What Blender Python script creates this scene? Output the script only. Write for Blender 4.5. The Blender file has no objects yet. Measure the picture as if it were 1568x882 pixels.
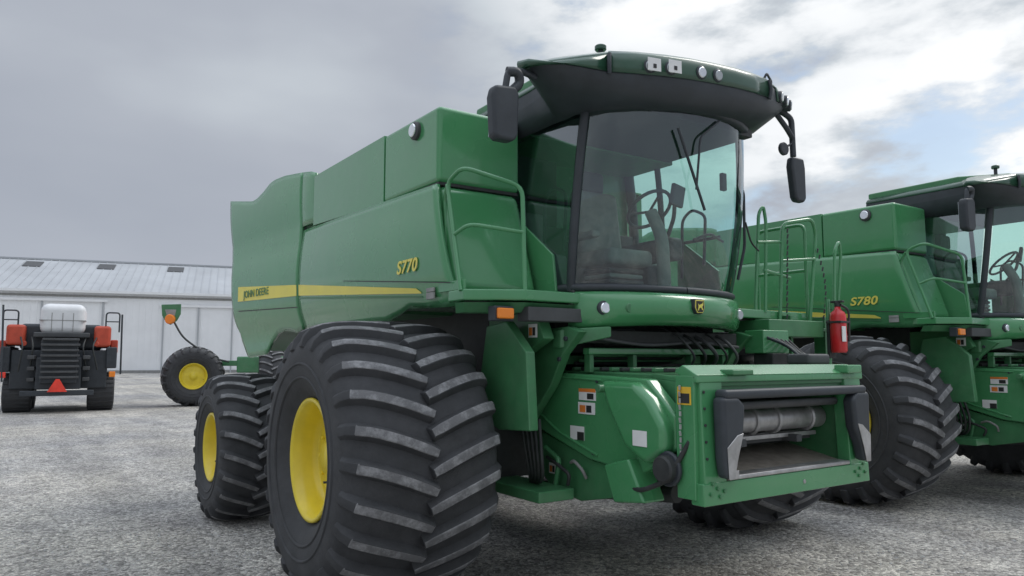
import bpy, math, random
from mathutils import Vector, Matrix
random.seed(7)
S=bpy.context.scene
S.view_settings.view_transform='Standard'; S.view_settings.look='None'; S.view_settings.exposure=0
rad=math.radians

# ---------------------------------------------------------------- materials
def newmat(name):
    m=bpy.data.materials.new(name); m.use_nodes=True
    nt=m.node_tree; b=nt.nodes['Principled BSDF']
    return m,nt,b
def mat(name,col,rough=.5,metal=0,coat=0,var=.15,scale=4,dust_haze=0,dust_haze_col=(.3,.29,.27),bump=0,bscale=60,rvar=.1,spec=.5,dr=(.42,.75),dscale=None):
    m,nt,b=newmat(name); N=nt.nodes; L=nt.links
    tc=N.new('ShaderNodeTexCoord'); nz=N.new('ShaderNodeTexNoise')
    nz.inputs['Scale'].default_value=scale; nz.inputs['Detail'].default_value=3; nz.inputs['Roughness'].default_value=.65
    L.new(tc.outputs['Object'],nz.inputs['Vector'])
    r=N.new('ShaderNodeValToRGB'); r.color_ramp.elements[0].position=.3; r.color_ramp.elements[1].position=.7
    a=[max(0,c*(1-var)) for c in col]; c2=[min(1,c*(1+var)) for c in col]
    r.color_ramp.elements[0].color=(*a,1); r.color_ramp.elements[1].color=(*c2,1)
    L.new(nz.outputs['Fac'],r.inputs['Fac']); out=r.outputs['Color']
    if dust_haze>0:  # surface dust, also painted in to lift dark colours like haze
        n2=N.new('ShaderNodeTexNoise'); n2.inputs['Scale'].default_value=dscale or (scale*.6+.7); n2.inputs['Detail'].default_value=6; n2.inputs['Roughness'].default_value=.75
        L.new(tc.outputs['Object'],n2.inputs['Vector'])
        mr=N.new('ShaderNodeMapRange'); mr.inputs[1].default_value=dr[0]; mr.inputs[2].default_value=dr[1]; mr.inputs[3].default_value=dust_haze*.3; mr.inputs[4].default_value=dust_haze
        L.new(n2.outputs['Fac'],mr.inputs[0])
        mx=N.new('ShaderNodeMixRGB'); mx.inputs[2].default_value=(*dust_haze_col,1)
        L.new(mr.outputs[0],mx.inputs[0]); L.new(out,mx.inputs[1]); out=mx.outputs[0]
    L.new(out,b.inputs['Base Color'])
    rr=N.new('ShaderNodeMapRange'); rr.inputs[3].default_value=max(.02,rough-rvar); rr.inputs[4].default_value=min(1,rough+rvar)
    L.new(nz.outputs['Fac'],rr.inputs[0]); L.new(rr.outputs[0],b.inputs['Roughness'])
    b.inputs['Metallic'].default_value=metal; b.inputs['Coat Weight'].default_value=coat; b.inputs['Coat Roughness'].default_value=.08
    b.inputs['Specular IOR Level'].default_value=spec
    if bump>0:
        n3=N.new('ShaderNodeTexNoise'); n3.inputs['Scale'].default_value=bscale; n3.inputs['Detail'].default_value=2
        L.new(tc.outputs['Object'],n3.inputs['Vector'])
        bp=N.new('ShaderNodeBump'); bp.inputs['Strength'].default_value=bump; bp.inputs['Distance'].default_value=.01
        L.new(n3.outputs['Fac'],bp.inputs['Height']); L.new(bp.outputs['Normal'],b.inputs['Normal'])
    return m
GREEN=mat('green_paint',(.055,.275,.10),.26,coat=.7,var=.06,scale=1.5,dust_haze=.14,dust_haze_col=(.30,.38,.31),bump=.06,bscale=2.2)
GREEND=mat('green_frame_paint',(.042,.20,.076),.42,coat=.15,var=.15,scale=5,dust_haze=.18,dust_haze_col=(.28,.32,.26))
GREENR=mat('roof_green_paint',(.018,.078,.042),.3,coat=.5,var=.08,scale=2,dust_haze=.12,dust_haze_col=(.2,.25,.22))
YEL=mat('yellow_paint',(.82,.64,.03),.4,coat=.2,var=.08,scale=4,dust_haze=.10,dust_haze_col=(.5,.46,.28))
YSTR=mat('yellow_decal',(.85,.74,.14),.4,var=.04)
BLK=mat('black_plastic',(.030,.036,.044),.5,var=.2,scale=6,dust_haze=.14,dust_haze_col=(.16,.18,.19))
DARK=mat('dark_machinery',(.024,.028,.029),.6,var=.4,scale=9,dust_haze=.25,dust_haze_col=(.11,.11,.10))
RUB=mat('tyre_rubber',(.031,.033,.036),.72,var=.3,scale=7,dust_haze=.4,dust_haze_col=(.11,.11,.115),bump=.25,bscale=120)
LUGT=mat('tyre_lug_top',(.065,.065,.068),.6,var=.4,scale=10,dust_haze=.95,dust_haze_col=(.31,.31,.315),bump=.35,bscale=90,dr=(.45,.66),dscale=9)
STEEL=mat('worn_steel',(.46,.46,.46),.35,metal=.6,var=.25,scale=8,dust_haze=.2,dust_haze_col=(.2,.17,.13))
FLOORM=mat('worn_feeder_floor',(.26,.235,.20),.55,metal=.2,var=.3,scale=14,dust_haze=.4,dust_haze_col=(.12,.10,.08))
GREY=mat('grey_fabric',(.30,.30,.29),.8,var=.2)
DGREY=mat('dark_grey_trim',(.07,.073,.076),.6,var=.2)
WHITE=mat('white_label',(.80,.80,.79),.5,var=.05)
WHITEP=mat('white_panel',(.80,.81,.82),.4,var=.04,dust_haze=.1)
LABO=mat('orange_label',(.75,.22,.04),.5)
LABY=mat('yellow_label',(.8,.5,.04),.5)
LABK=mat('black_print',(.03,.03,.03),.5)
RED=mat('red_paint',(.62,.025,.03),.3,coat=.3)
ORG=mat('orange_red_paint',(.56,.08,.04),.4)
AMB,_,ab=newmat('amber_lens'); ab.inputs['Base Color'].default_value=(.95,.27,.03,1); ab.inputs['Roughness'].default_value=.15
SMV=mat('reflective_triangle',(.85,.06,.035),.4)
CHROME=mat('lamp_reflector',(.85,.87,.9),.12,metal=.9,var=.1)
LENS=mat('lamp_lens',(.50,.53,.55),.12,var=.1,metal=.3)
MIR=mat('mirror_glass',(.5,.52,.55),.05,metal=1)
def glass(name,tint,refl):
    m=bpy.data.materials.new(name); m.use_nodes=True; nt=m.node_tree; N=nt.nodes; L=nt.links
    for n in list(N): N.remove(n)
    o=N.new('ShaderNodeOutputMaterial'); t=N.new('ShaderNodeBsdfTransparent'); g=N.new('ShaderNodeBsdfGlossy'); mx=N.new('ShaderNodeMixShader')
    t.inputs[0].default_value=(*tint,1); g.inputs['Roughness'].default_value=.03; g.inputs[0].default_value=(.9,.95,1,1)
    lw=N.new('ShaderNodeLayerWeight'); lw.inputs['Blend'].default_value=.25
    mr=N.new('ShaderNodeMapRange'); mr.inputs[3].default_value=refl; mr.inputs[4].default_value=.75
    L.new(lw.outputs['Fresnel'],mr.inputs[0]); L.new(mr.outputs[0],mx.inputs[0]); L.new(t.outputs[0],mx.inputs[1]); L.new(g.outputs[0],mx.inputs[2]); L.new(mx.outputs[0],o.inputs[0])
    return m
GLS=glass('cab_glass',(.66,.87,.82),.11)
GLD=glass('cab_glass_dark',(.42,.52,.52),.24)

# ---------------------------------------------------------------- builders
def empty(name,loc=(0,0,0),rz=0):
    e=bpy.data.objects.new(name,None); e.location=loc; e.rotation_euler=(0,0,rz); S.collection.objects.link(e); return e
def mesh(name,vs,fs,m,par,smooth=False,bevel=0,seg=2,mats=None,midx=None,recalc=True):
    me=bpy.data.meshes.new(name); me.from_pydata([tuple(v) for v in vs],[],fs)
    for mm in (mats or [m]): me.materials.append(mm)
    if midx:
        for p,i in zip(me.polygons,midx): p.material_index=i
    if recalc:
        import bmesh
        bm=bmesh.new(); bm.from_mesh(me); bmesh.ops.recalc_face_normals(bm,faces=bm.faces); bm.to_mesh(me); bm.free()
    if smooth:
        for p in me.polygons: p.use_smooth=True
    o=bpy.data.objects.new(name,me); S.collection.objects.link(o); o.parent=par
    if bevel>0:
        b=o.modifiers.new('bevel','BEVEL'); b.width=bevel; b.segments=seg; b.limit_method='ANGLE'; b.angle_limit=rad(30)
        for p in me.polygons: p.use_smooth=True
        w=o.modifiers.new('wn','WEIGHTED_NORMAL'); w.keep_sharp=False
    return o
def box(name,lo,hi,m,par,bevel=.008,rot=None,seg=2):
    c=[(lo[i]+hi[i])/2 for i in range(3)]; h=[abs(hi[i]-lo[i])/2 for i in range(3)]
    vs=[(sx*h[0],sy*h[1],sz*h[2]) for sx in(-1,1) for sy in(-1,1) for sz in(-1,1)]
    fs=[(0,1,3,2),(4,6,7,5),(0,4,5,1),(2,3,7,6),(0,2,6,4),(1,5,7,3)]
    o=mesh(name,vs,fs,m,par,bevel=min(bevel,min(h)*.8),seg=seg); o.location=c
    if rot: o.rotation_euler=rot
    return o
def hull(name,A,B,m,par,bevel=.01,seg=2,smooth=False):
    n=len(A); vs=list(A)+list(B)
    fs=[tuple(range(n)),tuple(range(2*n-1,n-1,-1))]+[(i,(i+1)%n,n+(i+1)%n,n+i) for i in range(n)]
    return mesh(name,vs,fs,m,par,bevel=bevel,seg=seg,smooth=smooth)
def prismX(name,yz,x0,x1,m,par,bevel=.01,seg=2):
    return hull(name,[(x0,y,z) for y,z in yz],[(x1,y,z) for y,z in yz],m,par,bevel,seg)
def prismY(name,xz,y0,y1,m,par,bevel=.008,seg=2):
    return hull(name,[(x,y0,z) for x,z in xz],[(x,y1,z) for x,z in xz],m,par,bevel,seg)
def prismZ(name,xy,z0,z1,m,par,bevel=.008,seg=2):
    return hull(name,[(x,y,z0) for x,y in xy],[(x,y,z1) for x,y in xy],m,par,bevel,seg)
def grid(name,rows,m,par,smooth=True,thick=0,closed=False,recalc=False):
    nr=len(rows); nc=len(rows[0]); vs=[p for r in rows for p in r]; fs=[]
    for i in range(nr-1):
        for j in range(nc if closed else nc-1):
            k=(j+1)%nc
            fs.append((i*nc+j,i*nc+k,(i+1)*nc+k,(i+1)*nc+j))
    o=mesh(name,vs,fs,m,par,smooth=smooth,recalc=recalc)
    if thick:
        s=o.modifiers.new('sol','SOLIDIFY'); s.thickness=thick; s.offset=0
    return o
def fillet(pts,r):
    pts=[Vector(p) for p in pts]; out=[pts[0]]
    for i in range(1,len(pts)-1):
        a,b,c=pts[i-1],pts[i],pts[i+1]; d1=a-b; d2=c-b
        rr=min(r,d1.length*.45,d2.length*.45); p1=b+d1.normalized()*rr; p2=b+d2.normalized()*rr
        for k in range(5):
            t=k/4; out.append((1-t)**2*p1+2*t*(1-t)*b+t*t*p2)
    out.append(pts[-1]); return out
def tube(name,pts,r,m,par,fil=.06,res=3,cyclic=False):
    cu=bpy.data.curves.new(name,'CURVE'); cu.dimensions='3D'; cu.bevel_depth=r; cu.bevel_resolution=res; cu.use_fill_caps=True
    q=fillet(pts,fil) if len(pts)>2 and fil>0 else [Vector(p) for p in pts]
    sp=cu.splines.new('POLY'); sp.points.add(len(q)-1)
    for i,p in enumerate(q): sp.points[i].co=(*p,1)
    sp.use_cyclic_u=cyclic; sp.use_smooth=True
    cu.materials.append(m); o=bpy.data.objects.new(name,cu); S.collection.objects.link(o); o.parent=par; return o
def revolve(name,prof,axis_o,axis_d,m,par,n=48,smooth=True):
    d=Vector(axis_d).normalized(); u=d.orthogonal().normalized(); w=d.cross(u); O=Vector(axis_o)
    rows=[]
    for (a,r) in prof:
        rows.append([O+d*a+(u*math.cos(2*math.pi*k/n)+w*math.sin(2*math.pi*k/n))*r for k in range(n)])
    return grid(name,rows,m,par,smooth=smooth,closed=True,recalc=True)
def cyl(name,p,q,r,m,par,n=20,ch=.15):
    p=Vector(p);q=Vector(q);L=(q-p).length; c=min(r*ch,L*.3)
    ob=revolve(name,[(0,0.0001),(0,r-c),(c,r),(L-c,r),(L,r-c),(L,0.0001)],p,(q-p),m,par,n)
    e=ob.modifiers.new('es','EDGE_SPLIT'); e.split_angle=rad(35)
    return ob
def text(name,s,size,M,m,par,shear=.2,ext=.002,bold=.012,wide=1.0):
    cu=bpy.data.curves.new(name,'FONT'); cu.body=s; cu.size=size; cu.shear=shear; cu.extrude=ext; cu.align_x='CENTER'; cu.align_y='CENTER'; cu.offset=size*bold; cu.space_character=1.05
    cu.materials.append(m); o=bpy.data.objects.new(name,cu); S.collection.objects.link(o); o.parent=par; o.matrix_local=M@Matrix.Diagonal((wide,1,1,1)); return o
def interp(pts,x):
    if x<=pts[0][0]: return pts[0][1]
    for (a,b),(c,d) in zip(pts,pts[1:]):
        if x<=c: return b+(d-b)*(x-a)/(c-a)
    return pts[-1][1]

# ---------------------------------------------------------------- wheels
PROF=[(0,.972),(.1,.972),(.2,.970),(.3,.964),(.38,.954),(.45,.94),(.5,.922),(.54,.895),(.57,.86),(.588,.82),(.598,.77),(.60,.72),(.597,.66),(.585,.60),(.56,.545),(.53,.50),(.50,.465),(.485,.44)]
def wheel(name,par,c,R,W,rimR,nl,side,yaw=0,lugh=.055,dish=.16,lw=.05,phase=0,lean=.20):
    e=empty(name,c,yaw); e.parent=par
    sx=W/2/.60; sr=(R-lugh-rimR)/(.972-.43)
    P=[(x*sx,rimR+(r-.43)*sr) for x,r in PROF]
    full=[(-x,r) for x,r in reversed(P)]+P[1:]
    revolve('tyre_carcass',full,(0,0,0),(1,0,0),RUB,e,96)
    for rr,xx in ((.60,.588),(.70,.603)):
        r_=rimR+(rr-.43)*sr
        revolve('sidewall_ring',[(side*xx*sx-side*.006,r_-.012),(side*xx*sx+side*.006,r_-.004),(side*xx*sx+side*.006,r_+.004),(side*xx*sx-side*.006,r_+.012)],(0,0,0),(1,0,0),RUB,e,72)
    Ls=[0]
    for (a,b),(c2,d) in zip(P,P[1:]): Ls.append(Ls[-1]+math.hypot(c2-a,d-b))
    smax=Ls[9]; 
    def pr(s):
        if s<=0: return (s,P[0][1])
        for i in range(len(Ls)-1):
            if s<=Ls[i+1]:
                t=(s-Ls[i])/(Ls[i+1]-Ls[i]); return (P[i][0]+t*(P[i+1][0]-P[i][0]),P[i][1]+t*(P[i+1][1]-P[i][1]))
        return P[-1]
    def pt(s,ph,sg):
        x,r=pr(s); return Vector((sg*x,-r*math.cos(ph),r*math.sin(ph)))
    vs=[];fs=[];mi=[]
    K=11
    for sg in (-1,1):
        for k in range(nl):
            ph0=2*math.pi*(k+(.5 if sg>0 else 0)+phase+random.uniform(-.015,.015))/nl
            base=len(vs)
            def path(t):
                s=-.02+(smax+.02)*t
                return s,ph0-lean*(1-t)**1.35
            for i in range(K):
                t=i/(K-1); s,ph=path(t)
                p=pt(s,ph,sg); s2,ph2=path(min(1,t+.02)); s1,ph1=path(max(0,t-.02))
                T=(pt(s2,ph2,sg)-pt(s1,ph1,sg)).normalized()
                a=pt(s+.01,ph,sg)-pt(s-.01,ph,sg); cdir=pt(s,ph+.01,sg)-pt(s,ph-.01,sg)
                Nn=a.cross(cdir).normalized()
                rd=Vector((0,-math.cos(ph),math.sin(ph)))
                if Nn.dot(rd)<0 and abs(Nn.dot(rd))>.2: Nn=-Nn
                if t>.8 and Nn.x*sg<0: Nn=-Nn
                B=T.cross(Nn).normalized()
                h=lugh*(1 if t<.8 else 1-.65*(t-.8)/.2); wt=lw*(.62 if t<.85 else .55); wb=lw*1.15
                if i==0: wt*=.8
                inset=-Nn*.012
                vs+= [p-B*wb+inset,p-B*wt+Nn*h,p+B*wt+Nn*h,p+B*wb+inset]
            for i in range(K-1):
                q=base+i*4
                for j in range(3):
                    fs.append((q+j,q+j+1,q+4+j+1,q+4+j)); mi.append(1 if (j==1 and i<K-3) else 0)
            q=base; fs.append((q,q+3,q+2,q+1)); mi.append(0)
            q=base+(K-1)*4; fs.append((q,q+1,q+2,q+3)); mi.append(0)
    mesh('tyre_lugs',vs,fs,None,e,mats=[RUB,LUGT],midx=mi,bevel=.006,seg=1,recalc=True)
    xo=P[-1][0]; k=rimR/.43
    prof=[(xo-.02,.40*k),(xo+.012,.45*k),(xo+.03,.447*k),(xo+.033,.425*k),(xo+.01,.412*k),(xo-.02,.395*k),(xo-.05,.385*k),(xo-dish*.7,.375*k),(xo-dish,.36*k),(xo-dish-.01,.345*k),(xo-dish+.012,.30*k),(xo-dish+.015,.20*k),(xo-dish+.03,.17*k),(xo-dish+.03,.12*k),(xo-dish+.07,.11*k),(xo-dish+.075,.0001)]
    revolve('rim',prof,(0,0,0),(side,0,0),YEL,e,64)
    revolve('rim_inner',[(xo-.02,.40*k),(0,.38*k),(-xo+.02,.40*k),(-xo-.02,.445*k)],(0,0,0),(side,0,0),YEL,e,48)
    revolve('inner_disc',[(-.05,.38*k),(-.05,.0001)],(0,0,0),(side,0,0),DARK,e,32)
    for i in range(10):
        a=2*math.pi*i/10; x=side*(xo-dish+.012)
        cyl('bolt_%d'%i,(x,math.cos(a)*.225*k,math.sin(a)*.225*k),(x+side*.025,math.cos(a)*.225*k,math.sin(a)*.225*k),.014,YEL,e,8)
    cyl('valve_stem',(side*(xo-.02),-.33*k,-.12),(side*(xo+.03),-.31*k,-.12),.008,DARK,e,8)
    return e

# ---------------------------------------------------------------- combine harvester
def combine(loc,label):
    E=empty('combine_harvester',loc)
    for sd in (-1,1):
        wheel('front_wheel_%s'%('right' if sd<0 else 'left'),E,(sd*2.04,0,.985),1.005,1.17,.42,25,sd,phase=.3,lean=.215,lw=.052)
        wheel('rear_wheel_%s'%('right' if sd<0 else 'left'),E,(sd*2.22,3.15,.77),.775,.72,.345,21,sd,lugh=.045,lw=.042,dish=.12,lean=.22)
    box('front_axle',(-1.5,-.22,.75),(1.5,.22,1.2),DARK,E)
    for sd in(-1,1):
        cyl('final_drive',(sd*1.2,0,1.0),(sd*1.75,0,1.0),.3,GREEND,E,24)
    box('rear_axle',(-1.9,3.0,.65),(1.9,3.3,.95),GREEND,E)
    box('separator_housing',(-1.15,-.2,1.15),(1.15,4.4,2.10),DARK,E)
    box('cleaning_shoe',(-.95,.3,.75),(.95,3.2,1.2),DARK,E)
    def xs(y,z):
        b=.055*math.sin(math.pi*max(0,min(1,(z-1.95)/1.25)))
        f=0 if y<2.78 else .24*(min(y,5.2)-2.78)/2.3
        f2=-.05*max(0,min(1,(2.35-z)/.3))**2
        return 1.70+b+f+f2+.012*math.sin((y+.7)/3.5*math.pi)
    botf=[(-.7,2.09),(-.45,2.09),(-.2,2.10),(.1,2.12),(.3,2.07),(.6,2.02),(2.75,2.03)]
    topr=[(2.4,3.70),(2.5,3.74),(2.8,3.79),(3.3,3.85),(3.6,3.86),(3.75,3.845),(3.95,3.77),(4.15,3.72),(4.3,3.71),(5.2,3.86)]
    botr=[(2.79,2.04),(3.0,2.0),(3.15,2.02),(3.35,2.03),(3.55,2.0),(3.75,1.9),(3.9,1.76),(4.5,1.72),(4.9,2.1)]
    for sd in(-1,1):
        rows=[]
        n=18; YF=-.70 if sd<0 else 1.0
        for i in range(n+1):
            s=i/n; row=[]; k31=.31 if sd<0 else 0
            for j in range(41):
                t=j/40
                y=YF+k31*s + t*(2.75-YF-k31*s)
                zb=interp(botf,y); zt=3.025+.10*(y+.4)/3.15
                row.append((sd*xs(y,zb+(zt-zb)*s),y,zb+(zt-zb)*s))
            rows.append(row)
        grid('side_shield',rows,GREEN,E,thick=.03)
        rows=[]
        for i in range(31):
            s=i/30; row=[]
            for j in range(37):
                t=j/36
                zz=2.0+1.8*s
                yr=interp([(1.7,4.5),(2.1,4.8),(3.4,5.05),(3.9,5.15)],zz)
                y=2.79+(yr-2.79)*t
                zb=interp(botr,y); zt=interp(topr,y); z=zb+(zt-zb)*s
                up=max(0,(z-3.0)/.85)
                row.append((sd*(xs(y,z)+.035*math.sin(min(1,up)*math.pi*.75)),y,z))
            rows.append(row)
        grid('rear_shield',rows,GREEN,E,thick=.03)
        rows=[]
        for i in range(9):
            s=i/8; row=[]
            for j in range(9):
                t=j/8; y=2.42+.37*t
                zt=interp(topr,y); z=3.17+(zt-3.17)*s; up=max(0,(z-3.0)/.85)
                bb=xs(2.79,z)+.035*math.sin(min(1,up)*math.pi*.75)
                row.append((sd*(1.70+(bb-1.70)*math.sin(min(1,t*1.2+.05)*math.pi/2)),y,z))
            rows.append(row)
        grid('engine_shield',rows,GREEN,E,thick=.03)
        Y0=-.66 if sd<0 else 1.05
        rows=[[(sd*(xs(y,2.4)+.017),y,interp([(-.7,2.24),(2.75,2.56),(5,2.8)],y)+dz) for y in [Y0+(2.73-Y0)*k/30 for k in range(31)]] for dz in (0,.008)]
        grid('seam',rows,DARK,E)
        Y0=-.17 if sd<0 else 1.05
        ys=[Y0+(2.73-Y0)*k/40 for k in range(41)]
        lo=[(-.17,2.205),(2.75,2.395)]; hi=[(-.17,2.215),(-.10,2.25),(2.75,2.515)]
        rows=[[(sd*(xs(y,interp(f,y))+.021),y,interp(f,y)) for y in ys] for f in (lo,hi)]
        grid('yellow_stripe',rows,YSTR,E)
        rows=[[(sd*(xs(y,interp(f,y))+.020),y,interp(f,y)) for y in ys] for f in ([(-.17,2.17),(2.75,2.357)],[(-.17,2.185),(2.75,2.38)])]
        grid('dark_stripe',rows,GREEND,E)
        ys=[2.80+(4.62-2.80)*k/30 for k in range(31)]
        rows=[[(sd*(xs(y,interp(f,y))+.021),y,interp(f,y)) for y in ys] for f in ([(2.75,2.395),(4.6,2.44)],[(2.75,2.515),(4.6,2.63)])]
        grid('yellow_stripe',rows,YSTR,E)
        rows=[[(sd*(xs(y,interp(f,y))+.018),y,interp(f,y)) for y in ys] for f in ([(2.75,2.265),(4.6,2.31)],[(2.75,2.275),(4.6,2.322)])]
        grid('seam_low',rows,DARK,E)
    prismX('body_core',[(1.0,2.08),(1.0,3.1),(2.5,3.1),(4.9,3.6),(4.75,2.2),(4.4,1.8),(3.8,2.1)],-1.66,1.66,GREEND,E,.02)
    prismX('body_core_front',[(.4,2.08),(.4,3.1),(.998,3.1),(.998,2.08)],-1.655,.9,GREEND,E,.01)
    prismX('rear_top',[(2.45,3.1),(2.45,3.68),(3.1,3.74),(3.9,3.66),(5.0,3.78),(4.95,3.1)],-1.68,1.68,GREEND,E,.03)
    # right front body (solid wall), left side is open above the walkway
    prismX('front_wall',[(-.39,3.03),(-.66,2.2),(-.3,2.1),(.5,2.1),(.5,3.03)],-.98,-1.715,GREEN,E,.07,5)
    prismX('tank_corner',[(-.40,3.045),(-.40,3.645),(.6,3.655),(.6,3.05)],-.98,-1.735,GREEN,E,.04,4)
    box('tank_seam',(-1.72,-.38,3.025),(-.99,.5,3.05),DARK,E,.002)
    prismX('front_wall_left',[(1.02,3.03),(1.0,2.2),(1.0,2.1),(1.3,2.1),(1.3,3.03)],.98,1.715,GREEN,E,.06,4)
    for sd in(-1,1):
        prismX('tank_side',[(.6 if sd<0 else 1.0,3.05),(.6 if sd<0 else 1.0,3.655),(2.42,3.67),(2.42,3.13)],sd*(1.5 if sd<0 else .9),sd*1.735,GREEN,E,.004)
        yl=-.03 if sd<0 else 1.4
        cyl('tank_lamp_bezel',(sd*1.72,yl,3.53),(sd*1.77,yl,3.53),.075,DGREY,E,24)
        cyl('tank_lamp_lens',(sd*1.765,yl,3.53),(sd*1.785,yl,3.53),.055,CHROME,E,24)
    box('tank_front',(-.98,.35,2.6),(.90,.45,3.62),GREEN,E)
    box('tank_cover',(-1.70,1.0,3.58),(1.70,2.4,3.64),GREEND,E); box('tank_cover_corner',(-1.70,-.3,3.582),(.9,.998,3.638),GREEND,E)
    x=-(xs(.03,2.42)+.024)
    text('model_decal',label,.145,Matrix(((0,0,-1,x),(-1,0,0,.03),(0,1,0,2.43),(0,0,0,1))),YSTR,E,bold=.022,wide=1.22)
    th=math.atan2(.24,2.3)
    yc=4.0
    M=Matrix(((math.sin(th),0,-math.cos(th),-(xs(yc,2.5)+.026)),(-math.cos(th),0,-math.sin(th),yc),(0,1,0,2.510),(0,0,0,1)))
    text('brand_decal','JOHN DEERE',.13,M,GREEND,E,shear=0,bold=.004,wide=1.05)
    box('small_label',(-1.765,-.40,2.15),(-1.75,-.28,2.2),GREY,E,.002); box('small_label',(-1.765,-.40,2.205),(-1.75,-.28,2.235),GREY,E,.002)
    # --- operator platforms
    prismZ('platform_right',[(-1.76,-.62),(-1.76,-.84),(-1.38,-1.06),(-.86,-1.03),(-.86,-.35),(-1.6,-.35)],2.11,2.19,GREEN,E,.012)
    hull('platform_skirt',[(-1.74,-.68,2.10),(-1.74,-.80,2.10),(-1.37,-1.02,2.10),(-.9,-1.0,2.10)],[(-1.70,-.62,2.03),(-1.70,-.74,2.03),(-1.37,-.95,2.03),(-.9,-.95,2.03)],GREEND,E,.004)
    prismZ('platform_left',[(.86,.9),(.86,-1.08),(1.95,-1.0),(1.95,-.35),(1.7,.9)],2.06,2.14,GREEN,E,.012)
    box('beam_under_cab',(-1.35,-1.04,1.97),(-.86,-.9,2.07),DGREY,E,.006)
    box('amber_marker_base',(-1.60,-.99,1.965),(-1.44,-.90,2.07),BLK,E); box('amber_marker',(-1.585,-1.02,1.98),(-1.455,-.985,2.055),AMB,E,.01)
    T=.017
    tube('rail_hoop',[(-1.76,-.80,2.18),(-1.71,-.50,3.02),(-1.71,-.72,3.09),(-1.36,-.98,2.94),(-1.38,-1.04,2.18)],T,GREEN,E,.08)
    tube('rail_mid',[(-1.735,-.66,2.60),(-1.70,-.80,2.66),(-1.37,-1.01,2.60)],T*.9,GREEN,E,.08)
    tube('rail_inner',[(-1.72,-.55,2.18),(-1.69,-.42,2.9),(-1.71,-.50,3.0)],T*.9,GREEN,E,.05)
    box('rail_toe',(-1.75,-.82,2.19),(-1.73,-.45,2.26),GREEN,E,.003)
    # --- cab
    half_lo=[(.92,.3),(.92,-.10),(.92,-.5),(.90,-.90),(.87,-.97),(.78,-1.06),(.6,-1.15),(.4,-1.21),(.2,-1.24),(0,-1.25)]
    half_md=[(.94,.3),(.94,-.10),(.94,-.5),(.93,-1.02),(.90,-1.10),(.80,-1.19),(.6,-1.28),(.4,-1.34),(.2,-1.37),(0,-1.38)]
    half_hi=[(.86,.3),(.87,-.10),(.88,-.5),(.87,-1.08),(.84,-1.17),(.75,-1.26),(.58,-1.34),(.4,-1.39),(.2,-1.42),(0,-1.43)]
    ZT=3.72; ZB=2.215
    def cabrow(z,off=0):
        t=(z-2.24)/(ZT-2.24)
        out=[]
        for a,b,c in zip(half_lo,half_md,half_hi):
            w0=(1-t)*(1-2*t) ; w1=4*t*(1-t); w2=t*(2*t-1)
            out.append((a[0]*w0+b[0]*w1+c[0]*w2+off, a[1]*w0+b[1]*w1+c[1]*w2-off))
        return out
    def cabpt(i,z,sd,off=0):
        x,y=cabrow(z,0)[i]
        return Vector((sd*(x+off),y-(off if i>3 else 0),z))
    zs=[ZB+k*(ZT-ZB)/12 for k in range(13)]
    front=[]
    for z in zs:
        r=cabrow(z); front.append([(-x,y,z) for x,y in r[4:]]+[(x,y,z) for x,y in reversed(r[4:-1])])
    grid('windshield',front,GLS,E)
    for sd in(-1,1):
        grid('door_glass',[[(sd*x,y,z) for x,y in cabrow(z)[1:4]] for z in zs],GLD if sd<0 else GLS,E)
        tube('a_pillar',[cabpt(3,z,sd)*.5+cabpt(4,z,sd)*.5 for z in zs],.036 if sd<0 else .032,BLK,E,0)
        tube('b_pillar',[cabpt(1,z,sd) for z in zs],.03,BLK,E,0)
        grid('rear_quarter',[[(sd*x,y,z) for x,y in cabrow(z)[0:2]] for z in zs],GLD if sd<0 else GLS,E)
        tube('c_pillar',[cabpt(0,z,sd) for z in zs],.05,BLK,E,0)
        for zz,rr in((2.235,.03),(3.66,.04)):
            tube('cab_rail',[cabpt(i,zz,sd,.004) for i in range(0,10)],rr,BLK,E,0)
        hull('cab_side_panel',[(sd*.955,-.30,2.2),(sd*.955,-.30,2.86),(sd*.955,-.42,2.78),(sd*.955,-.80,2.50),(sd*.955,-.84,2.2)],[(sd*.93,-.30,2.2),(sd*.93,-.30,2.86),(sd*.93,-.42,2.78),(sd*.93,-.80,2.50),(sd*.93,-.84,2.2)],GREEN,E,.008)
    box('cab_floor',(-.9,-.98,2.15),(.9,.3,2.22),DGREY,E)
    prismZ('cab_floor_front',[(-.86,-.95),(-.6,-1.12),(-.2,-1.2),(.2,-1.2),(.6,-1.12),(.86,-.95)],2.16,2.216,DGREY,E,.004)
    box('cab_rear_wall_low',(-.88,.25,2.2),(.88,.3,2.95),DGREY,E)
    box('cab_rear_wall_left',(-.88,.25,2.95),(-.1,.3,3.6),DGREY,E)
    box('cab_ceiling',(-.85,-1.28,3.60),(.85,.3,3.67),DGREY,E)
    tube('wiper_arm',[(.25,-1.43,3.6),(.0,-1.45,3.42),(-.05,-1.44,3.0)],.009,BLK,E,.05)
    tube('wiper_blade',[(-.24,-1.445,3.45),(.05,-1.43,2.85)],.011,BLK,E)
    # interior
    box('seat_base',(-.25,-.68,2.5),(.25,-.2,2.64),GREY,E,.05,seg=4)
    box('seat_back',(-.25,-.27,2.6),(.25,-.12,3.22),GREY,E,.06,rot=(rad(-8),0,0),seg=4)
    box('headrest',(-.14,-.17,3.22),(.14,-.07,3.42),DGREY,E,.04,seg=4)
    for k in range(5): box('seat_suspension_%d'%k,(-.2+.01*(k%2),-.6,2.24+.05*k),(.2-.01*(k%2),-.25,2.28+.05*k),GREY if k%2 else DGREY,E,.015)
    box('armrest_console',(.28,-.85,2.55),(.44,-.2,2.75),DGREY,E,.04,seg=3)
    box('armrest_left',(-.38,-.6,2.72),(-.29,-.22,2.78),GREY,E,.02)
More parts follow.
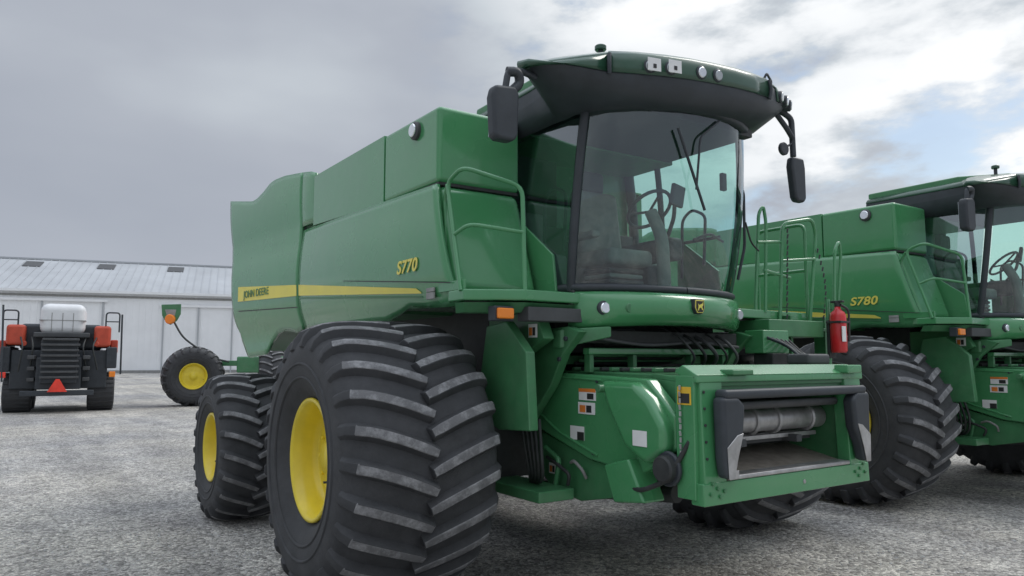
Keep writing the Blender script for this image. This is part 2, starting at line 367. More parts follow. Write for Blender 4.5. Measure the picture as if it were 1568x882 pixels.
    box('monitor',(.12,-1.0,2.98),(.34,-.96,3.16),BLK,E,.012,rot=(rad(10),0,rad(20)))
    tube('monitor_arm',[(.36,-.7,2.7),(.25,-.92,2.9),(.23,-.95,3.05)],.018,BLK,E)
    tube('steering_column',[(0.02,-1.02,2.22),(0.02,-1.0,2.7),(.02,-.88,2.92)],.055,GREY,E,.1)
    ring=[(.02+.20*math.cos(a),-.86+.15*math.sin(a),2.95-.13*math.sin(a)) for a in [2*math.pi*k/28 for k in range(28)]]
    tube('steering_wheel',ring,.015,BLK,E,0,cyclic=True)
    for a in(0.4,2.7,4.7): tube('spoke',[(.02,-.86,2.93),(.02+.19*math.cos(a),-.86+.145*math.sin(a),2.95-.125*math.sin(a))],.011,BLK,E)
    box('corner_display',(.76,-1.02,3.18),(.82,-.98,3.34),BLK,E,.01)
    box('cab_side_console',(.55,-.3,2.22),(.86,.2,2.6),DGREY,E,.03)
    box('buddy_seat',(-.8,-.3,2.3),(-.4,.1,2.6),GREY,E,.04); box('buddy_seat_back',(-.8,.0,2.6),(-.4,.1,3.0),GREY,E,.04)
    tube('door_bar',[(.90,-.85,2.80),(.90,-.3,2.80)],.016,BLK,E); tube('door_handle_inner',[(.88,-.9,2.75),(.6,-1.0,2.78),(.45,-.95,2.72)],.013,BLK,E,.05)
    for sd in (-1,1): tube('grab_loop',[(sd*.80,-.75,2.55),(sd*.80,-.78,3.0),(sd*.80,-.62,3.08),(sd*.80,-.5,3.0),(sd*.80,-.48,2.45)],.014,BLK,E,.06)
    # --- nose under windshield
    rows=[]
    cr=cabrow(2.24)
    base=[(-x,y) for x,y in cr[3:]]+[(x,y) for x,y in reversed(cr[3:-1])]
    for z,o in ((2.195,.01),(2.20,.03),(2.19,.065),(2.165,.10),(2.115,.12),(2.05,.115),(1.995,.09),(1.965,.04),(1.96,-.05)):
        row=[]
        for (x,y) in base:
            k=1-abs(x/.9)**3*.6
            row.append((x*(1+o*.12),y-o*k,z - .03*(abs(x)/.9)**2*(1 if z<2.15 else 0)))
        rows.append(row)
    grid('front_nose_panel',rows,GREEN,E,thick=.012)
    for sd in(-1,1):
        cyl('nose_lamp_bezel',(sd*.74,-1.08,2.08),(sd*.75,-1.165,2.075),.055,BLK,E,20)
        cyl('nose_lamp',(sd*.75,-1.155,2.075),(sd*.752,-1.18,2.075),.042,CHROME if sd<0 else LENS,E,20)
        cyl('nose_lamp_2',(sd*.58,-1.15,2.08),(sd*.585,-1.262,2.075),.038,GREEND,E,20)
    ey=-.005
    def em(nm,s,y0,y1,m,bv): prismY(nm,[(x*s,2.097+z*s) for x,z in ((-.055,.063),(.055,.063),(.06,-.007),(.035,-.052),(-.035,-.052),(-.06,-.007))],y0+ey,y1+ey,m,E,bv)
    em('emblem',1.0,-1.395,-1.34,BLK,.008); em('emblem_rim',.86,-1.399,-1.393,YSTR,.002); em('emblem_field',.74,-1.402,-1.396,LABK,.001)
    prismY('emblem_deer',[(-.026,2.122),(-.014,2.112),(.018,2.122),(.03,2.135),(.028,2.112),(.018,2.10),(.026,2.075),(.018,2.074),(.006,2.092),(-.012,2.09),(-.024,2.068),(-.028,2.072),(-.022,2.10)],-1.411,-1.404,YSTR,E,0)
    # --- roof
    tilt=.085
    prof_out=[(.0,-1.60),(.25,-1.595),(.5,-1.57),(.75,-1.525),(.95,-1.46),(1.15,-1.385),(1.35,-1.29),(1.47,-1.22),(1.50,-1.14),(1.44,-1.08),(1.26,-1.05),(1.08,-.95),(1.02,-.6),(1.0,-.2),(.98,.4)]
    pin=[(.0,-1.44),(.22,-1.435),(.42,-1.40),(.6,-1.35),(.76,-1.27),(.87,-1.19),(.93,-1.13),(.97,-1.06),(.97,-1.0),(.96,-.95),(.95,-.88),(.94,-.8),(.93,-.6),(.92,-.2),(.9,.35)]
    def rrow(w,z,dz=0):
        r=[]
        for (a,b),(c,d) in zip(prof_out,pin):
            x=c+(a-c)*w; y=d+(b-d)*w; r.append((x,y,z+dz*max(0,(abs(x)-.9))))
        Lr=[(-x,y,zz+tilt*-x) for x,y,zz in reversed(r)]; Rr=[(x,y,zz+tilt*x) for x,y,zz in r[1:]]
        return Lr+Rr
    def rows_(lst): return [rrow(*a) for a in lst]
    grid('roof_visor',rows_([(-.1,3.61,0),(.25,3.615,.1),(.6,3.65,.3),(.85,3.70,.30),(.96,3.75,.26),(1.0,3.79,.2)]),BLK,E)
    grid('roof_fascia',rows_([(1.0,3.79,.2),(.985,3.85,.06),(.97,3.92,-.08),(.92,3.945,-.14)]),BLK,E)
    grid('roof_top',rows_([(.96,3.937,-.14),(.93,3.955,-.14),(.75,3.975,-.12),(.4,3.99,0),(-.5,4.01,0)]),GREENR,E,thick=.012)
    def cap(nm,i0,i1,lst): grid(nm,[rrow(*a)[i0:i1] for a in lst],GREENR,E,thick=.014)
    cl=[(1.01,3.80,.18),(1.02,3.84,.08),(1.01,3.89,-.05),(.975,3.94,-.14)]
    cap('roof_cap_right',3,11,cl); cap('roof_cap_left',18,26,cl)
    cap('roof_cap_front',10,18,[(1.01,3.80,.16),(1.04,3.84,.05),(1.05,3.885,-.06),(1.0,3.942,-.14),(.9,3.965,0)])
    for xg in (10,17):
        tube('roof_cap_gap',[Vector(rrow(w,z,d)[xg])+Vector((0,-.012,0)) for w,z,d in ((1.0,3.785,.16),(1.05,3.83,.05),(1.06,3.885,-.06),(1.0,3.945,-.14))],.016,BLK,E,0)
    prismZ('roof_lid',[(-.92,.4),(-.95,-.8),(-.6,-1.25),(0,-1.35),(.6,-1.25),(.95,-.8),(.92,.4)],3.70,3.99,GREEND,E,.02)
    def rl(x,z,r,m):
        y=interp(prof_out[:8],abs(x))-.01; a=x*.45; d=Vector((math.sin(a),-math.cos(a),-.12))
        p=Vector((x,y,z+tilt*x)); cyl('roof_lamp_bezel',p-d*.05,p+d*.02,r*1.3,BLK,E,20); cyl('roof_lamp',p,p+d*.028,r,m,E,20)
    for x,m in ((-.64,WHITE),(-.46,WHITE),(-.16,CHROME),(.02,LENS),(1.02,LENS),(1.18,CHROME),(1.34,LENS)):
        z=3.86
        rl(x,z,.040,LENS if m is WHITE else m)
        if m is WHITE:
            y=interp(prof_out[:8],abs(x))-.055; zz=z+tilt*x; box('lamp_sticker',(x-.055,y-.008,zz-.05),(x+.055,y-.004,zz+.045),WHITE,E,.002,rot=(0,0,rad(-12))); box('lamp_sticker_print',(x-.012,y-.0125,zz-.03),(x+.014,y-.0085,zz-.0),LABK,E,.001,rot=(0,0,rad(-12)))
    for x in (-.75,.62): cyl('beacon_mount',(x,-1.15,3.96),(x,-1.15,4.06),.02,BLK,E,12); cyl('gps_cap',(x,-1.15,4.04),(x,-1.15,4.08),.045,GREENR,E,16)
    tube('roof_handrail',[(.78,-1.45,4.02),(.80,-1.48,4.10),(1.0,-1.38,4.10),(1.02,-1.35,4.02)],.01,BLK,E,.03)
    # --- mirrors
    tube('mirror_arm_right',[(-1.36,-1.14,3.70),(-1.50,-1.18,3.70),(-1.63,-1.2,3.67),(-1.66,-1.2,3.5)],.024,BLK,E,.05)
    tube('mirror_knuckle',[(-1.64,-1.2,3.66),(-1.56,-1.22,3.67),(-1.53,-1.2,3.60),(-1.60,-1.2,3.53)],.034,BLK,E,.06)
    prismY('mirror_right',[(-1.775,3.18),(-1.79,3.45),(-1.77,3.53),(-1.60,3.55),(-1.57,3.5),(-1.58,3.2),(-1.62,3.16),(-1.74,3.16)],-1.26,-1.16,BLK,E,.03,4)
    box('mirror_right_glass',(-1.76,-1.158,3.19),(-1.60,-1.152,3.5),MIR,E,.002)
    tube('mirror_arm_left',[(1.42,-1.16,3.98),(1.52,-1.2,3.92),(1.50,-1.22,3.55)],.028,BLK,E,.05)
    tube('mirror_arm_left_inner',[(1.30,-1.2,3.92),(1.42,-1.22,3.80),(1.50,-1.22,3.72)],.024,BLK,E,.05)
    prismY('mirror_left',[(1.44,3.16),(1.40,3.44),(1.42,3.53),(1.58,3.53),(1.60,3.44),(1.60,3.16),(1.57,3.12),(1.47,3.12)],-1.28,-1.20,BLK,E,.03,4)
    cyl('mirror_left_round',(1.36,-1.24,3.60),(1.36,-1.20,3.60),.06,BLK,E,20); tube('mirror_left_round_arm',[(1.36,-1.22,3.60),(1.50,-1.22,3.68)],.01,BLK,E)
    # --- left platform railings and ladder
    tube('ladder_hoop_1',[(1.15,-1.02,2.12),(1.20,-1.05,3.02),(1.27,-1.05,3.10),(1.30,-1.05,2.95),(1.25,-1.05,2.12)],T*.9,GREEN,E,.05)
    tube('ladder_hoop_2',[(1.45,-1.05,2.0),(1.50,-1.08,2.95),(1.90,-1.12,3.03),(1.98,-1.1,2.9),(1.90,-1.05,2.0)],T,GREEN,E,.08)
    tube('ladder_bar',[(1.48,-1.07,2.6),(1.94,-1.1,2.65)],T*.9,GREEN,E)
    tube('ladder_bar_2',[(1.25,-1.05,2.5),(1.60,-1.07,2.45)],T*.9,GREEN,E); tube('ladder_bar_3',[(1.17,-1.05,2.75),(1.50,-1.07,2.78)],T*.8,GREEN,E)
    tube('ladder_hoop_3',[(2.18,-1.12,2.0),(2.2,-1.15,2.75),(2.28,-1.15,2.85),(2.33,-1.13,2.7),(2.3,-1.1,2.25)],T*.9,GREEN,E,.05)
    tube('ladder_side_a',[(1.95,-.45,2.1),(1.95,-.45,3.0),(1.95,-1.0,3.0),(1.95,-1.0,2.1)],T,GREEN,E,.08)
    tube('ladder_side_b',[(1.95,-.45,2.55),(1.95,-1.0,2.55)],T,GREEN,E,0)
    for k in range(4): box('ladder_step_%d'%k,(1.55,-1.15,1.15+.27*k),(2.05,-.95,1.18+.27*k),GREEND,E,.004)
    for x in(1.53,2.05): box('ladder_stile',(x-.015,-1.12,1.05),(x+.015,-1.0,2.1),GREEND,E,.004)
    for k in range(18):
        t=k/17; cyl('chain_link_%d'%k,(1.52-.06*t+.008*(k%2),-1.12,2.9-.9*t),(1.525-.06*t,-1.11,2.86-.9*t),.008,DGREY,E,6)
    for k in range(14):
        t=k/13; cyl('chain_link_b_%d'%k,(1.96+.10*math.sin(t*3.1)+.006*(k%2),-1.13,2.75-.75*t),(1.965+.10*math.sin(t*3.1),-1.12,2.71-.75*t),.008,DGREY,E,6)
    tube('chain_sag',[(.95,-1.1,2.9),(1.02,-1.1,2.72),(1.12,-1.1,2.66)],.008,DARK,E)
    tube('door_handle_left',[(.98,-1.0,3.3),(1.04,-1.02,3.2),(1.03,-1.02,2.7),(.95,-1.0,2.4)],.013,BLK,E,.05)
    X=Vector((1.97,-1.30,1.76))
    revolve('extinguisher_body',[(0,.0001),(0,.062),(.02,.072),(.33,.072),(.37,.06),(.395,.03),(.43,.025),(.43,.0001)],X,(0,0,1),RED,E,24)
    cyl('extinguisher_valve',X+Vector((0,0,.42)),X+Vector((0,0,.47)),.028,DARK,E,12)
    box('extinguisher_handle',X+Vector((-.02,-.06,.46)),X+Vector((.02,.06,.48)),DARK,E,.004)
    tube('extinguisher_hose',[X+Vector((0,-.03,.44)),X+Vector((.08,-.06,.4)),X+Vector((.085,-.05,.1))],.011,DARK,E,.04)
    box('extinguisher_label',X+Vector((-.06,-.076,.1)),X+Vector((.0,-.068,.24)),WHITE,E,.002)
    box('extinguisher_strap',X+Vector((-.078,-.076,.27)),X+Vector((.078,.076,.29)),DARK,E,.003)
    box('extinguisher_bracket',X+Vector((-.05,.06,-.05)),X+Vector((.05,.09,.3)),DARK,E,.003)
    tube('extinguisher_post',[X+Vector((0,.1,-.3)),X+Vector((0,.1,.5))],.02,GREEN,E)
    box('left_tool_box',(1.1,-1.2,1.9),(1.9,-.7,2.05),GREEND,E,.01); box('left_bracket',(.95,-1.25,1.75),(1.3,-1.05,1.95),GREEN,E,.01)
    box('left_valve_block',(1.0,-1.3,1.62),(1.25,-1.1,1.75),DARK,E,.01); box('multi_coupler',(.55,-1.95,1.66),(.82,-1.75,1.74),DGREY,E,.02)
    for k in range(6): tube('left_hose_%d'%k,[(1.0+.06*k,-1.2,1.9),(1.02+.07*k,-1.42,1.82-.03*k),(.95+.05*k,-1.6,1.72),(.72,-1.82,1.70)],.013,DARK if k%2 else BLK,E,.08)
    # --- front frame between wheel and feeder
    prismX('frame_plate_right',[(-.45,1.95),(-.72,1.98),(-.98,1.75),(-1.02,1.2),(-.62,1.18),(-.3,1.3)],-1.33,-1.25,GREEND,E,.01)
    prismX('frame_plate_right_2',[(-.2,2.05),(-.85,2.05),(-.95,1.85),(-.6,1.7),(-.2,1.6)],-1.15,-1.05,GREEND,E,.01)
    hull('cab_bracket',[(-1.0,-.95,1.92),(-.72,-1.2,1.94),(-.72,-1.2,1.86),(-1.0,-.95,1.78)],[(-1.0,-.85,1.92),(-.72,-1.1,1.94),(-.72,-1.1,1.86),(-1.0,-.85,1.78)],GREEND,E,.01)
    for sd in (-1,1):
        prismX('front_support',[(-.5,1.92),(-1.0,1.94),(-1.15,1.9),(-.95,1.74),(-.8,1.5),(-.5,1.2)],sd*.98,sd*.90,GREEND,E,.01)
        box('lower_frame',(sd*1.2,-.95,.68),(sd*.88,-.1,.76),GREEND,E,.008)
    for z,y in ((1.85,-1.0),(1.7,-.92)): cyl('support_bolt',(-.98,y,z),(-1.0,y,z),.018,BLK,E,8)
    box('under_cab_dark',(-.9,-.75,1.75),(.9,0,2.13),DARK,E); box('under_cab_cross',(-.85,-1.05,1.82),(.85,-.98,1.92),DARK,E)
    box('sill_beam',(-.78,-1.02,1.735),(.78,-.94,1.785),GREEN,E,.008); box('sill_beam_rear',(-.78,-.70,1.66),(.78,-.62,1.73),GREEND,E,.008)
    for x in(-.74,-.30,.35,.74): box('sill_stay',(x-.02,-1.0,1.60),(x+.02,-.93,1.74),GREEND,E,.006)
    for k in range(5):
        x=.05+k*.13; tube('hydraulic_hose_%d'%k,[(x,-.8,2.0),(x+.03,-1.12-.03*(k%3),1.88-.03*(k%3)),(x+.12,-1.2,1.72),(x+.2,-1.05,1.62)],.010+.003*(k%3),DARK if k%2 else DGREY,E,.07)
    tube('cross_hose',[(-.8,-1.08,1.86),(-.3,-1.12,1.80),(.3,-1.12,1.84),(.8,-1.1,1.8)],.014,DGREY,E,.2)
    box('lift_gearbox',(-.55,-.92,1.80),(-.2,-.76,1.95),DGREY,E,.03); cyl('shaft_cover',(-.2,-.85,1.87),(.6,-.85,1.87),.04,DGREY,E,16)
    for k in range(5): tube('side_hose_%d'%k,[(-1.05,-.75+.06*k,1.25),(-1.1,-.85+.05*k,1.0),(-1.05,-.8+.04*k,.8),(-.95,-.5,.75)],.014,DARK,E,.1)
    # --- feeder house
    prismX('feeder_body',[(-.30,1.0),(-.30,1.62),(-1.62,1.60),(-1.62,.93),(-1.3,.86)],-.72,.72,GREEND,E,.012)
    hull('feeder_top_front',[(-.72,-1.60,1.602),(.72,-1.60,1.602),(.72,-2.14,1.56),(-.72,-2.14,1.56)],[(-.72,-1.60,1.57),(.72,-1.60,1.57),(.72,-2.14,1.53),(-.72,-2.14,1.53)],GREEND,E,.004)
    for sd in(-1,1): prismX('feeder_cheek',[(-1.60,1.57),(-2.14,1.53),(-2.14,.90),(-1.60,.90)],sd*.70,sd*.73,GREEND,E,.003)
    for k in range(12):
        y=-.7-k*.11; box('feeder_top_rib_%d'%k,(-.68,y-.02,1.612),(.66,y+.02,1.64),DARK if k%2 else GREEND,E,.006)
    for k in range(4): tube('feeder_top_pipe_%d'%k,[(-.7,-.75-.06*k,1.67+.02*k),(.3,-.75-.06*k,1.67+.02*k),(.75,-.5,1.7)],.014,GREEND if k%2 else DARK,E,.1)
    prismX('feeder_side_shield',[(-.40,1.62),(-.62,1.64),(-.70,1.60),(-1.70,1.57),(-1.95,1.34),(-1.95,1.13),(-1.62,.93),(-1.1,.98),(-.42,1.17)],-.76,-.86,GREEN,E,.02,3)
    tube('shield_rib',[(-.862,-.45,1.30),(-.862,-.75,1.15),(-.862,-1.2,1.02)],.012,GREEN,E,.08)
    tube('shield_edge',[(-.862,-.50,1.59),(-.862,-.72,1.57),(-.862,-1.25,1.55)],.010,GREEN,E,.05)
    prismX('feeder_bulge_shield',[(-1.30,1.55),(-1.66,1.55),(-1.80,1.45),(-1.93,1.28),(-1.93,1.12),(-1.75,1.02),(-1.55,1.12),(-1.40,1.35)],-.80,-.95,GREEN,E,.05,4)
    hull('feeder_front_fairing',[(-.95,-1.35,.98),(-.95,-1.60,1.05),(-.95,-1.75,.78),(-.95,-1.45,.74)],[(-.75,-1.35,.98),(-.75,-1.60,1.05),(-.75,-1.75,.78),(-.75,-1.45,.74)],GREEN,E,.02)
    prismX('feeder_lower_plate',[(-.40,1.15),(-1.1,.97),(-1.4,.95),(-1.42,.76),(-.95,.66),(-.60,.70),(-.42,.85)],-.74,-.82,GREEND,E,.01)
    tube('side_rod',[(-.88,-.2,.72),(-.90,-.75,.74),(-.90,-.80,.95),(-.88,-.6,1.02)],.02,GREEND,E,.04)
    cyl('reel_coupler',(-.80,-1.93,1.02),(-.98,-1.93,1.02),.085,DARK,E,20); cyl('reel_coupler_ring',(-.9,-1.93,1.02),(-.93,-1.93,1.02),.11,BLK,E,20)
    tube('lower_hose',[(-.88,-.62,.95),(-.92,-.80,.92),(-.92,-.95,.86),(-.9,-.9,.78)],.014,DARK,E,.05)
    tube('lower_hose_white',[(-.83,-.85,.93),(-.88,-.95,.96),(-.88,-1.05,.90),(-.84,-1.04,.84)],.012,GREY,E,.05)
    tube('lower_hose_2',[(-.86,-1.35,.92),(-.95,-1.7,.85),(-.95,-1.95,.95),(-.88,-2.08,1.2)],.016,DARK,E,.08)
    tube('lift_cylinder',[(-.6,-.1,.62),(-.6,-1.7,.80)],.06,DARK,E); tube('lift_cylinder',[(.6,-.1,.62),(.6,-1.7,.80)],.06,DARK,E)
    for k in range(11): cyl('chain_left_%d'%k,(-.905-.006*(k%2),-2.03,1.54-.04*k),(-.905,-2.03,1.51-.04*k),.008,STEEL,E,6)
    cyl('shield_knob',(-.85,-1.35,1.50),(-.99,-1.35,1.50),.03,GREEND,E,12)
    for y,z in ((-.55,1.55),(-1.2,1.54),(-.5,1.22),(-1.15,1.03),(-1.6,.98)): cyl('shield_bolt',(-.858,y,z),(-.872,y,z),.012,BLK,E,8)
    # --- faceplate
    def fy(z): return -2.15-.03*(1.66-z)/.83
    def post(nm,x0,x1,z0,z1,m,d0=0,d1=.10,bv=.008):
        A=[(x0,fy(z0)-d0,z0),(x1,fy(z0)-d0,z0),(x1,fy(z1)-d0,z1),(x0,fy(z1)-d0,z1)]
        B=[(x,y+d0+d1,z) for x,y,z in A]
        return hull(nm,A,B,m,E,bv)
    post('face_post_right',-.86,-.66,.84,1.56,GREEN); post('face_post_left',.66,.86,.84,1.56,GREEN)
    post('face_bottom',-.88,.88,.82,.955,GREEN,.006); post('face_lip',-.64,.64,.957,.985,STEEL,.012)
    post('face_top',-.89,.89,1.555,1.60,GREEN,.004); post('face_header',-.66,.66,1.46,1.55,GREEND,-.03,.06)
    hull('face_top_ramp',[(-.89,-2.16,1.602),(.89,-2.16,1.602),(.89,-2.04,1.665),(-.89,-2.04,1.665)],[(-.89,-2.11,1.56),(.89,-2.11,1.56),(.89,-1.97,1.62),(-.89,-1.97,1.62)],GREEN,E,.006)
    box('face_side_flange',(-.892,-2.13,.85),(-.852,-1.98,1.60),GREEN,E,.006); box('face_side_flange_l',(.852,-2.13,.85),(.892,-1.98,1.60),GREEN,E,.006)
    box('face_top_hook',(-.62,-2.21,1.60),(-.42,-2.10,1.635),GREEND,E,.008); box('face_top_hook_2',(.62,-2.21,1.60),(.80,-2.10,1.66),GREEN,E,.01)
    box('throat_back',(-.69,-1.66,.95),(.69,-1.63,1.56),DARK,E)
    hull('throat_floor',[(-.65,-2.17,.965),(.65,-2.17,.965),(.65,-1.6,1.08),(-.65,-1.6,1.08)],[(-.65,-2.17,.93),(.65,-2.17,.93),(.65,-1.6,1.03),(-.65,-1.6,1.03)],FLOORM,E,.003)
    cyl('feed_drum',(-.66,-1.92,1.28),(.66,-1.92,1.28),.08,STEEL,E,28,.05)
    for x in(-.5,-.12,.12,.5): cyl('drum_ring',(x-.015,-1.92,1.28),(x+.015,-1.92,1.28),.10,STEEL,E,24,.1)
    for k in range(4): box('chain_slat_%d'%k,(-.6,-1.80-.05*k,1.12+.03*(k%2)),(.6,-1.77-.05*k,1.15+.03*(k%2)),STEEL if k%2 else DGREY,E,.004)
    tube('throat_shaft',[(-.64,-2.08,1.40),(.64,-2.08,1.40)],.028,DGREY,E)
    for x in (-.3,.3): box('feeder_chain',(x-.03,-2.02,1.12),(x+.03,-1.75,1.17),DGREY,E,.006)
    def shield(sd):
        a=[(sd*.79,1.47),(sd*.64,1.47),(sd*.575,1.42),(sd*.60,1.22),(sd*.67,1.10),(sd*.70,.98),(sd*.76,.98),(sd*.78,1.1)]
        hull('latch_shield',[(x,-2.175,z) for x,z in a],[(x,-2.27,z) for x,z in a],BLK,E,.03,4)
        b=[(sd*.765,1.17),(sd*.67,1.24),(sd*.615,1.25),(sd*.675,1.09),(sd*.705,.98),(sd*.755,.98)]
        prismY('latch_worn_plate',b,-2.276,-2.268,STEEL,E,.004)
    shield(-1); shield(1)
    box('latch_cross_tube',(-.76,-2.266,1.455),(.76,-2.17,1.515),BLK,E,.03,seg=4)
    box('latch_pin_plate',(-.66,-2.22,.97),(-.60,-2.17,1.02),STEEL,E,.003)
    for sd in(-1,1):
        for (dx,z) in((.70,.90),(.76,.92),(.82,.89),(.74,.87),(.80,.95)): cyl('face_bolt',(sd*dx,fy(z)-.006,z),(sd*dx,fy(z)-.018,z),.012,GREEND,E,8)
        for z in(1.1,1.2,1.3,1.4,1.5): cyl('face_bolt',(sd*.835,fy(z),z),(sd*.835,fy(z)-.01,z),.009,DARK,E,8)
    cyl('centre_pin',(.1,-2.17,.885),(.1,-2.19,.885),.014,STEEL,E,10)
    def lab(y,z,w,h,x=-.863,kind=0):
        box('warning_label',(x-.003,y-w/2,z-h/2),(x+.001,y+w/2,z+h/2),WHITE,E,.0008)
        if kind==1: box('label_top',(x-.0045,y-w/2,z+h*.2),(x-.003,y+w/2,z+h/2),LABO,E,.0004); box('label_print',(x-.0045,y-w*.38,z-h*.4),(x-.003,y+w*.0,z+h*.1),LABK,E,.0004)
        if kind==2: box('label_low',(x-.0045,y-w/2,z-h/2),(x-.003,y-w*.02,z+h*.1),LABK,E,.0004)
        if kind==3: box('label_print',(x-.0045,y-w*.3,z-h*.35),(x-.003,y+w*.0,z+h*.25),LABK,E,.0004); box('label_print2',(x-.0045,y+w*.05,z-h*.35),(x-.003,y+w*.4,z+h*.25),LABO,E,.0004)
    lab(-1.09,1.445,.19,.085,kind=1); lab(-1.08,1.345,.19,.085,kind=3); lab(-.97,1.16,.16,.10,kind=2)
    lab(-1.72,1.19,.13,.10,x=-.953); lab(-.52,1.44,.09,.085); lab(-.82,1.91,.11,.10,x=-1.155,kind=3); lab(-.62,.86,.09,.08,x=-.826,kind=3)
    box('yellow_warning_label',(-.896,-2.11,1.42),(-.891,-2.0,1.53),LABY,E,.001); box('yellow_label_print',(-.899,-2.10,1.43),(-.896,-2.01,1.49),LABK,E,.001)
    return E
combine((0,0,0),'S770')
combine((6.35,-.05,0),'S780')

CAM=Vector((-4.35,-5.28,1.7)); az=rad(56)
Fv=Vector((math.cos(az),math.sin(az),0)); Rv=Vector((math.sin(az),-math.cos(az),0))

# ---------------------------------------------------------------- baler
def baler():
    p=Vector((-3.05,22.6,0)); E=empty('square_baler',p,rad(-5))
    m=BLK
    box('bale_chamber',(-.62,-.3,.75),(.62,4.5,1.75),m,E,.03)
    box('chamber_door',(-.5,-.45,.95),(.5,-.3,2.3),m,E,.02)
    for k in range(8): box('chamber_slat_%d'%k,(-.50+.03*(k%2),-.58,1.1+.17*k),(.56-.03*(k%2),-.42,1.17+.17*k),DGREY,E,.01)
    box('body_lower',(-1.35,.3,.75),(1.35,4.2,2.0),m,E,.05)
    box('body_upper',(-1.15,.6,2.0),(1.15,4.0,2.85),m,E,.12,seg=4)
    box('hood_white',(-.62,.2,2.5),(.66,2.6,3.50),WHITEP,E,.24,seg=6)
    box('hood_seam',(-.63,.19,2.95),(.67,.9,2.97),GREY,E,.002)
    for x in(-.3,0,.3): box('hood_line',(x,.19,2.6),(x+.02,.21,3.2),GREY,E,.002)
    box('hood_base',(-.76,.1,2.40),(.80,2.8,2.56),DGREY,E,.03)
    box('side_panel_red_left',(-1.5,.2,2.15),(-.98,3.8,2.80),ORG,E,.1,seg=3); box('side_panel_red_right',(.92,.2,2.1),(1.42,3.8,2.80),ORG,E,.1,seg=3)
    box('side_panel_red_low',(1.42,.6,1.9),(1.64,3.4,2.35),ORG,E,.04); box('side_panel_red_low_l',(-1.72,.6,1.7),(-1.5,3.4,2.3),ORG,E,.04)
    box('side_box',(1.3,.2,1.4),(1.62,3.0,2.1),m,E,.04); box('side_box',(-1.62,.2,1.3),(-1.35,3.0,2.1),m,E,.04)
    for sx in(-1.15,1.2):
        for yy in (1.0,2.4):
            revolve('tyre',[(-.38,.3),(-.4,.42),(-.38,.58),(-.30,.62),(.30,.62),(.38,.58),(.4,.42),(.38,.3)],(sx,yy,.62),(1,0,0),RUB,E,40)
        for k in range(24):
            a=k*math.pi/12; 
            box('tread_bar_%d'%k,(sx-.36,1.0-.03+.62*math.cos(a),.62-.02+.62*math.sin(a)),(sx+.36,1.0+.03+.62*math.cos(a),.62+.02+.62*math.sin(a)),RUB,E,.005,rot=(a+math.pi/2,0,0))
    prismY('slow_vehicle_triangle',[(-.27,.68),(.27,.68),(.05,1.08),(-.05,1.08)],-.62,-.60,SMV,E,.004)
    box('rear_bumper',(-1.0,-.4,.55),(1.0,-.2,.72),m,E,.02)
    for sx in(-1.5,1.5): 
        box('tail_lamp',(sx-.09,-.1,1.12),(sx+.09,.0,1.30),AMB if sx>0 else SMV,E,.02)
    for sx in(-1.45,1.4):
        tube('handrail',[(sx-.15,.3,2.6),(sx-.15,.3,3.25),(sx+.25,.3,3.25),(sx+.25,.3,2.6)],.025,m,E,.1); tube('handrail_bar',[(sx-.15,.3,2.95),(sx+.25,.3,2.95)],.02,m,E)
    tube('ladder_rail',[(-1.5,-.1,1.0),(-1.6,.1,3.4)],.03,m,E); tube('pole',[(1.75,.3,1.2),(1.72,.3,3.2)],.03,m,E)
    for sx in(-1,1):
        for k in range(3): box('side_arm_%d'%k,(sx*.75-.1,-.25-.1*k,1.0+.35*k),(sx*.75+.1,.3,1.12+.35*k),DGREY,E,.02)
        cyl('side_reflector',(sx*1.0,.19,2.2),(sx*1.0,.15,2.2),.08,ORG,E,16)
    for k in range(8): tube('hose_%d'%k,[(-1.1+.3*k,0.2,2.4),(-1.0+.27*k,-.15,2.1),(-1.1+.31*k,.0,1.3+.05*(k%3))],.025,DARK,E,.2)
baler()

# ---------------------------------------------------------------- towed implement with large wheels behind
def implement():
    p=CAM+Fv*27.5+Rv*(-11.4); p.z=0
    E=empty('towed_implement',p,rad(-34))
    wheel('wheel_right',E,(-.42,.1,1.08),1.1,1.4,.46,22,-1,yaw=rad(114),lugh=.06,dish=.1)
    wheel('wheel_far',E,(2.3,.6,1.08),1.1,.9,.46,22,-1,yaw=rad(20),lugh=.06,dish=.1)
    box('axle_beam',(.2,.3,1.45),(3.2,.55,1.65),GREEND,E,.02); box('frame',(1.2,.0,1.2),(3.6,3,1.8),GREEND,E,.05)
    tube('lamp_bracket',[(.9,.1,1.6),(.3,-.1,1.75),(-.7,-.3,2.5),(-1.05,-.3,3.1)],.035,DARK,E,.3)
    prismY('marker_panel',[(-1.50,3.70),(-.78,3.72),(-.78,3.35),(-.91,3.1),(-1.14,2.95),(-1.31,3.05),(-1.46,3.3)],-.36,-.32,GREEND,E,.01)
    prismY('marker_panel_centre',[(-1.36,3.52),(-.94,3.52),(-.98,3.3),(-1.12,3.18),(-1.26,3.25)],-.37,-.355,GREY,E,.01)
    cyl('amber_lamp',(-1.13,-.48,3.16),(-1.13,-.33,3.16),.18,AMB,E,20)
implement()

